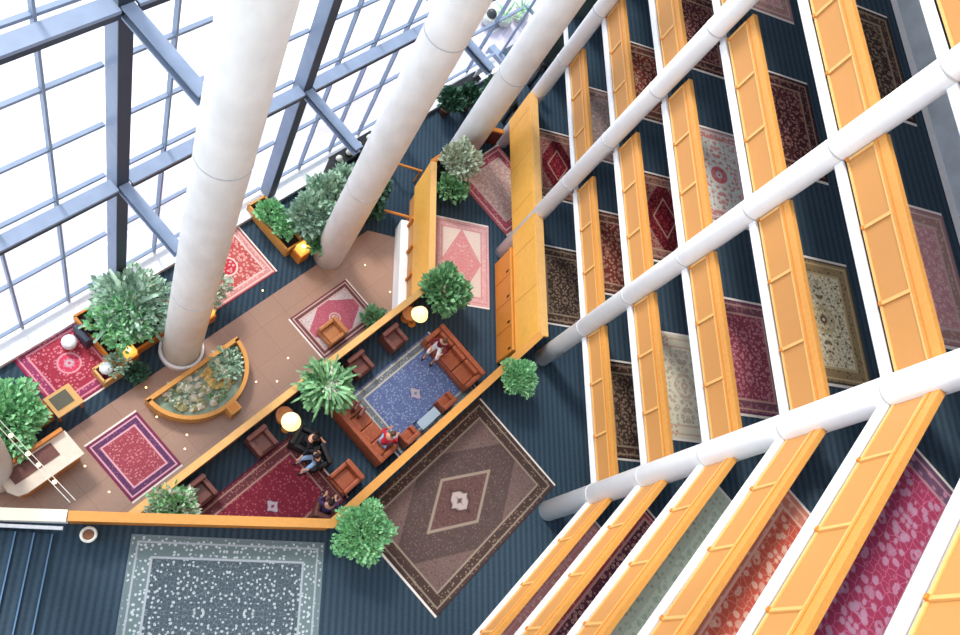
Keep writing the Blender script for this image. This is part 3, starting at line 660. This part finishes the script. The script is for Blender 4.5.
for (c, lab) in uvs:
    chair('dark brown armchair in the wall-side row, '+lab, (*U(*c),ZL), A45, M['leatherd'])
chair('chestnut leather armchair standing alone between the crimson rug and the left sofa', (*U(8.45,-.5),ZL), A45-PI/2, M['leather'], .86, .86)
chair('tan leather armchair on the small faded pink rug on the stone floor', (*U(12.75,4.15),ZS+.026), A45-PI*.5, M['leathert'], .85, .85, group=None)
for (c, lab) in [((11.15,-.88),'left of the glass table'),((13.15,-.85),'right of the glass table')]:
    chair('small brown leather chair by the outer lounge wall, '+lab, (*U(*c),ZL+.025), A45+PI, M['leather'], .66, .5, group='small chairs by the outer wall', backh=.62)
def sofa(label, c, rz, n=3, L=2.5, pillows=False):
    t = thing('leather_sofa', label, 'sofa', (*U(*c),ZL), rz, 'leather sofas'); d = .95
    MB().box((0,0,.2),(L,d,.26),bev=.03).build('base', M['leather'], t)
    w = (L-.4)/n
    for i in range(n):
        x = -L/2+.2+w*(i+.5)
        MB().box((x,-.1,.4),(w-.02,d-.25,.18),bev=.05).build('seat_cushion', M['leather'], t)
        MB().box((x,.2,.58),(w-.02,.18,.36),bev=.06).build('back_cushion', M['leather'], t)
    MB().box((0,d/2-.1,.5),(L,.2,.66),bev=.05).build('backrest', M['leather'], t)
    for s in (-1,1): MB().box((s*(L/2-.1),-.03,.42),(.2,d-.05,.5),bev=.06).build('armrest', M['leather'], t)
    for sx_ in (-1,1):
        for sy_ in (-1,1): MB().box((sx_*(L/2-.12),sy_*.38,.04),(.08,.08,.08)).build('leg', M['black'], t)
    return t
# local -y is the front; right sofa faces -u, left sofa faces +u
sofa('long chestnut leather sofa right of the blue rug', (14.6,.2), A45-PI/2, 3, 2.5)
sofa('long chestnut leather sofa left of the blue rug', (10.05,.35), A45+PI/2, 4, 2.6)
for i in range(2):
    a = [(10.3,1.12),(10.3,.84)][i]
    tag(MB().box((*U(*a),ZL+.66),(.12,.4,.36),A45+PI/2+.3,bev=.04).build('cushion', M['leatherd']), ['dark brown cushion at the far end of the left sofa','second dark brown cushion from the far end of the left sofa'][i], 'cushion', 'sofa cushions')
t = thing('glass_table', 'low silvery glass table between the two small chairs by the outer wall', 'table', (*U(12.2,-.88),ZL+.025), A45)
MB().box((0,0,.42),(.95,.36,.03)).build('tabletop', M['glasstop'], t)
for sx_ in (-1,1):
    for sy_ in (-1,1): MB().box((sx_*.4,sy_*.2,.2),(.05,.05,.4)).build('leg', M['steeld'], t)
chair('dark chair under the people in black beside the left round lamp', (*U(8.2,1.4),ZL), A45+.4, M['black'], .8, .8, group=None)
chair('dark low chair under the person in pale jeans', (*U(8.15,.62),ZL), A45-PI/2-.3, M['black'], .75, .7, group=None)
chair('grey-blue armchair at the right edge of the crimson rug by the window', (*U(5.75,9.3),ZS-.06), A45+PI/2, M['steeld'], .75, .75, group=None)
tag(MB().lathe([(.2,0),(.25,.15),(.25,.36),(.18,.42)], (*U(5.05,9.4),ZS-.034), 24).build('pouffe', M['whitec'], None, True), 'round white pouffe on the crimson rug by the window', 'pouffe')
chair('dark chair in the corner of the crimson rug below the oak wall', (*U(7.2,-.85),ZL+.02), A45+PI/2+.5, M['leatherd'], .7, .7, group=None)
# black sculptural seats by the window
for i, (u, v, lab) in enumerate([(18.0,10.0,'left one'),(19.4,10.1,'right one')]):
    t = thing('black_cabinet', 'low black cabinet by the window wall near the middle column, '+lab, 'cabinet', (*U(u,v-.2),ZS-.06), A45, 'black cabinets')
    MB().box((0,0,.65),(1.1,.5,1.3)).build('body', M['black'], t); MB().box((0,0,1.33),(1.16,.56,.06)).build('top', M['black'], t)
    for s in (-1,1): dd = MB().box((s*.27,-.26,.45),(.5,.02,.8)).build('door', M['black'], t); MB().ball((s*.06,-.285,.5),.03).build('knob', M['potw'], dd)
for i, (u, v) in enumerate([(17.2,9.55),(17.7,9.75),(18.3,9.77),(18.9,9.85),(19.6,9.87)]):
    z = ZS-.06+(0 if i == 0 else 1.36)
    tag(MB().lathe([(.08,0),(.15,.12),(.12,.24),(.06,.3)], (*U(u,v),z), 16).build('white_vase', M['potw'], None, True), ['white vase on the carpet left of the black cabinets','white vase at the left end of the left black cabinet','white vase at the right end of the left black cabinet','white vase at the left end of the right black cabinet','white vase at the right end of the right black cabinet'][i], 'vase', 'white vases')
# bench and notices at the entrance
t = thing('black_bench', 'long black bench among dark plants at the top', 'bench', (*U(26.6,10.2),ZS-.06), A45)
MB().box((0,0,.42),(2.6,.5,.08)).build('seat', M['black'], t)
for s in (-1,1): MB().box((s*1.2,0,.2),(.1,.45,.4)).build('leg', M['black'], t)
t = thing('notice_stand', 'white notice board beside the glass corner at the top', 'notice', (*U(27.9,10.2),ZS-.06), A45); MB().box((0,0,.9),(.9,.05,.7)).build('board', M['sign_w'], t); MB().box((0,0,.3),(.06,.06,.6)).build('post', M['steeld'], t)
t = thing('notice_stand', 'red notice board right of the white one at the top', 'notice', (*U(28.9,9.7),ZS-.06), A45); MB().box((0,0,.9),(.7,.05,.7)).build('board', M['sign_r'], t); MB().box((0,0,.3),(.06,.06,.6)).build('post', M['steeld'], t)
# black pole
t = thing('black_pole', 'thin black pole with couplings between two white columns at the top', 'pole', (12.73,22.49,ZL)); MB().tube((0,0,0),(0,0,4.2),.1,12).build('pole', M['black'], t)
for z in (1.0,2.4,3.8): MB().tube((0,0,z),(0,0,z+.25),.17,12).build('coupling', M['black'], t)
# ashtray stand on the carpet below the wall
t = thing('ash_stand', 'round white-rimmed ash stand on the dark carpet below the long wall', 'ash stand', (-1.08,3.0,0)); MB().lathe([(.14,0),(.14,.55),(.19,.6),(.19,.64),(.11,.64)], n=24).build('drum', M['pot'], t, True)
MB().lathe([(.21,0),(.21,.05),(.14,.05),(.14,0)], (0,0,.63), 28, False).build('rim', M['potw'], t, True)
# string of lights
t = thing('light_string', 'pair of thin cables with small round bulbs above the curved desk', 'string lights', (0,0,0)); a_, b_ = Vector((-4.4,6.45,-1.0)), Vector((-1.66,3.8,.6)); off = Vector((.12,.06,0))
MB().tube(a_,b_,.012,5).build('cable', M['potw'], t); MB().tube(a_+off,b_+off,.012,5).build('cable', M['potw'], t)
for q in (.08,.3,.5,.62,.8): MB().ball(a_.lerp(b_,q)+off*.5, .06).build('bulb', M['spot'], t)
# floor lights
fl = None
for i, (u, v) in enumerate([(6.07,4.35),(5.71,3.99),(5.69,5.51),(2.98,4.36),(2.93,5.55),(16.07,5.68),(16.13,4.11),(10.79,4.42),(9.22,4.41),(9.85,3.95),(6.06,6.6),(9.36,7.4),(11.84,7.21)]):
    z = ZS if v < 6.85 else ZS-.06
    lab = ['recessed floor light nearest below the half-round planter','recessed floor light close to the lounge wall below the planter','recessed floor light between the violet-bordered rug and the planter','recessed floor light below the curved desk','recessed floor light at the corner of the curved desk','recessed floor light right of the small pink rug','recessed floor light beside the white base of the balustrade','recessed floor light left of the small pink rug','recessed floor light right of the half-round planter','recessed floor light near the lounge wall right of the planter','recessed floor light at the left tip of the half-round planter','floor light on the dark carpet right of the nearest column','floor light on the carpet edge above the small pink rug'][i]
    if fl is None:
        fl = thing('floor_light', lab, 'floor light', (*U(u,v),z), 0, 'recessed floor lights')
        MB().lathe([(.05,0),(.05,.012)], n=16).build('bezel', M['steeld'], fl); MB().lathe([(.04,0),(.036,.016),(.015,.022)], n=16).build('lens', M['spot'], fl)
    else: copy_thing(fl, lab, (*U(u,v),z))

# ------------------------------------------------------------------ people
def skinmesh(name, verts, edges, rad, mat_, parent, root=0, sub=2):
    me = bpy.data.meshes.new(name); me.from_pydata(verts, edges, []); o = bpy.data.objects.new(name, me); C.objects.link(o)
    md = o.modifiers.new('skin', 'SKIN'); sv = me.skin_vertices[0].data
    for i, r in enumerate(rad): sv[i].radius = (r, r) if not isinstance(r, tuple) else r; sv[i].use_root = (i == root)
    md.use_smooth_shade = True; sb = o.modifiers.new('sub', 'SUBSURF'); sb.levels = sub; sb.render_levels = sub
    dg = bpy.context.evaluated_depsgraph_get(); dg.update(); ev = o.evaluated_get(dg); nm = bpy.data.meshes.new_from_object(ev)
    o.modifiers.clear(); o.data = nm; nm.materials.clear(); nm.materials.append(mat_); o.parent = parent; return o
def person(label, loc, rz, shirt, legs, hair, seat=.45, lean=0., armsout=.25, skirt=False, longhair=False, legspread=.1, reach=0.):
    """seated figure facing local -y, origin at the floor under the pelvis"""
    t = thing('person', label, 'person', loc, rz)
    h = seat+.08; sh = Vector((0,-lean*.5,h+.50)); ch = Vector((0,-lean*.35,h+.33)); nk = Vector((0,-lean*.56,h+.58)); hd = Vector((0,-lean*.7-.03,h+.72)); top = Vector((0,-lean*.72-.02,h+.80))
    V = [(0,0,h), (0,-lean*.12,h+.15), tuple(ch), tuple(sh), tuple(nk), tuple(hd), tuple(top)]
    rd_ = [.13,.115,.13,.11,.05,.088,.07]; E_ = [(0,1),(1,2),(2,3),(3,4),(4,5),(5,6)]
    arms, lg = [], []
    for s in (-1,1):
        i0 = len(V)
        el = (s*(.24+armsout*.4), sh.y-.08-reach*.4, sh.z-.22); wr = (s*(.14+armsout*.3), sh.y-.32-reach, sh.z-.30+reach*.3); hn = (s*(.11+armsout*.25), sh.y-.40-reach, sh.z-.31+reach*.3)
        V += [(s*.18, sh.y, sh.z), el, wr, hn]; rd_ += [.062,.045,.03,.035]; E_ += [(3,i0),(i0,i0+1),(i0+1,i0+2),(i0+2,i0+3)]
        for f in range(5):       # fingers
            fx = hn[0]+s*(.035-.018*f) if f < 4 else hn[0]-s*.045; L_ = [.06,.075,.08,.065,.04][f]
            V.append((fx, hn[1]-(.035 if f < 4 else .0), hn[2]-.01)); V.append((fx, hn[1]-(.035 if f < 4 else .01)-L_, hn[2]-.03)); rd_ += [.010,.008]; E_ += [(i0+3,len(V)-2),(len(V)-2,len(V)-1)]
        arms.append((V[i0],el,wr))
        i1 = len(V); kn = (s*(.10+legspread), -.46, h+.02); an = (s*(.10+legspread*.8), -.50, .09); to = (s*(.11+legspread*.8), -.66, .04)
        V += [(s*.09,-.02,h-.01), kn, an, to]; rd_ += [.09,.062,.04,.035]; E_ += [(0,i1),(i1,i1+1),(i1+1,i1+2),(i1+2,i1+3)]
        lg.append((V[i1],kn,an,to))
    skinmesh('body', V, E_, rd_, M['skin'], t)
    # clothes: shirt
    SV = [(0,0,h+.02),(0,-lean*.12,h+.15),tuple(ch),tuple(sh)]; SR = [.15,.14,.15,.125]; SE = [(0,1),(1,2),(2,3)]
    for a in arms:
        i0 = len(SV); SV += [a[0],a[1],tuple(Vector(a[1]).lerp(Vector(a[2]),.8))]; SR += [.078,.06,.045]; SE += [(3,i0),(i0,i0+1),(i0+1,i0+2)]
    skinmesh('shirt', SV, SE, SR, shirt, t)
    LV = [(0,0,h-.01)]; LR = [.15]; LE = []
    for l in lg:
        i0 = len(LV); e = tuple(Vector(l[1]).lerp(Vector(l[2]),.35 if skirt else .92)); LV += [l[0],l[1],e]; LR += [.11,.088 if skirt else .076,.075 if skirt else .055]; LE += [(0,i0),(i0,i0+1),(i0+1,i0+2)]
    skinmesh('skirt' if skirt else 'trousers', LV, LE, LR, legs, t)
    for l in lg: MB().ball((l[3][0],l[3][1]+.05,.045),.055,(1,2.1,.8),2).build('shoe', M['black'], t, True)
    hb = MB().ball((hd.x,hd.y+.025,hd.z+.05),.115,(.92,1.0,.95),2)
    if longhair: hb.ball((hd.x,hd.y+.09,hd.z-.08),.09,(1,.7,1.6),2)
    hb.build('hair', hair, t, True)
    fc = MB()
    for s in (-1,1): fc.ball((s*.034,hd.y-.088,hd.z+.02),.011,sub=1)
    fc.build('eyes', M['black'], t); MB().ball((0,hd.y-.10,hd.z-.01),.016,(.8,1,1.3),1).build('nose', M['skin'], t); MB().ball((0,hd.y-.088,hd.z-.05),.02,(1.2,.4,.35),1).build('mouth', M['shirtr'], t)
    for s in (-1,1): MB().ball((s*.092,hd.y,hd.z),.022,(.4,1,1.3),1).build('ear', M['skin'], t)
    return t
FU, BU = A45-PI/2, A45+PI/2         # facing -u, facing +u
person('person in maroon top and pale skirt seated on the right sofa', (*U(14.45,.9),ZL), FU+.25, M['shirtm'], M['whitec'], M['hairb'], .46, .12, .3, skirt=True, longhair=True)
person('person in red top and light jeans seated on the left sofa', (*U(10.2,-.45),ZL), BU+.1, M['shirtr'], M['jeans'], M['hairb'], .46, .3, .2)
person('person dressed all in black seated beside the left round lamp', (*U(8.2,1.35),ZL), A45+.4, M['shirtb'], M['shirtb'], M['hair'], .40, .28, .35)
person('person in a black top and pale blue jeans leaning towards the person in black', (*U(8.1,.62),ZL), A45-PI/2-.3, M['shirtb'], M['jeans'], M['hair'], .40, .25, .3, reach=.1)
person('person in plum clothes half hidden behind the corner of the oak wall', (*U(7.15,-.85),ZL+.02), A45+PI/2+.5, M['shirtv'], M['shirtn'], M['hair'], .40, .2, .2)
person('person in navy clothes seated in the grey-blue armchair by the window', (*U(5.75,9.3),ZS-.06), A45+PI/2, M['shirtn'], M['shirtb'], M['hair'], .40, .15, .2)

# ------------------------------------------------------------------ camera, light
R = [[0.91956981, 0.1494255, 0.36340527],[-0.00731696,-0.9181955,0.39605995],[0.39285854,-0.36686379,-0.84325152]]
mw = Matrix([[R[i][0], -R[i][1], -R[i][2], (0,0,24)[i]] for i in range(3)]+[[0,0,0,1]])
cd = bpy.data.cameras.new('camera'); cam = bpy.data.objects.new('camera', cd); C.objects.link(cam); cam.matrix_world = mw
cd.sensor_width = 36; cd.lens = 787.03/960*36; cd.clip_end = 500
bpy.context.scene.camera = cam
w = bpy.data.worlds.new('World'); bpy.context.scene.world = w; w.use_nodes = True
bg = w.node_tree.nodes['Background']; bg.inputs[0].default_value = (.86,.93,1.0,1)
nt = w.node_tree; tc = nt.nodes.new('ShaderNodeTexCoord'); dp = nt.nodes.new('ShaderNodeVectorMath'); dp.operation = 'DOT_PRODUCT'
nt.links.new(tc.outputs['Generated'], dp.inputs[0]); dp.inputs[1].default_value = (-.74,.42,.52)      # daylight strongest through the window side
mr = nt.nodes.new('ShaderNodeMapRange'); nt.links.new(dp.outputs['Value'], mr.inputs[0]); mr.inputs[1].default_value = -.5; mr.inputs[2].default_value = 1; mr.inputs[3].default_value = .7; mr.inputs[4].default_value = 1.9
nt.links.new(mr.outputs[0], bg.inputs[1])
sd = bpy.data.lights.new('sun', 'SUN'); sd.energy = 3.0; sd.angle = math.radians(12); sd.color = (1,.95,.86)
so = bpy.data.objects.new('sun', sd); C.objects.link(so)
dirn = Vector((.44,-.58,-.72)).normalized(); so.rotation_euler = dirn.to_track_quat('-Z','Y').to_euler()
vs = bpy.context.scene.view_settings; vs.view_transform = 'Standard'; vs.look = 'None'; vs.gamma = 1; vs.use_curve_mapping = False; vs.exposure = .3
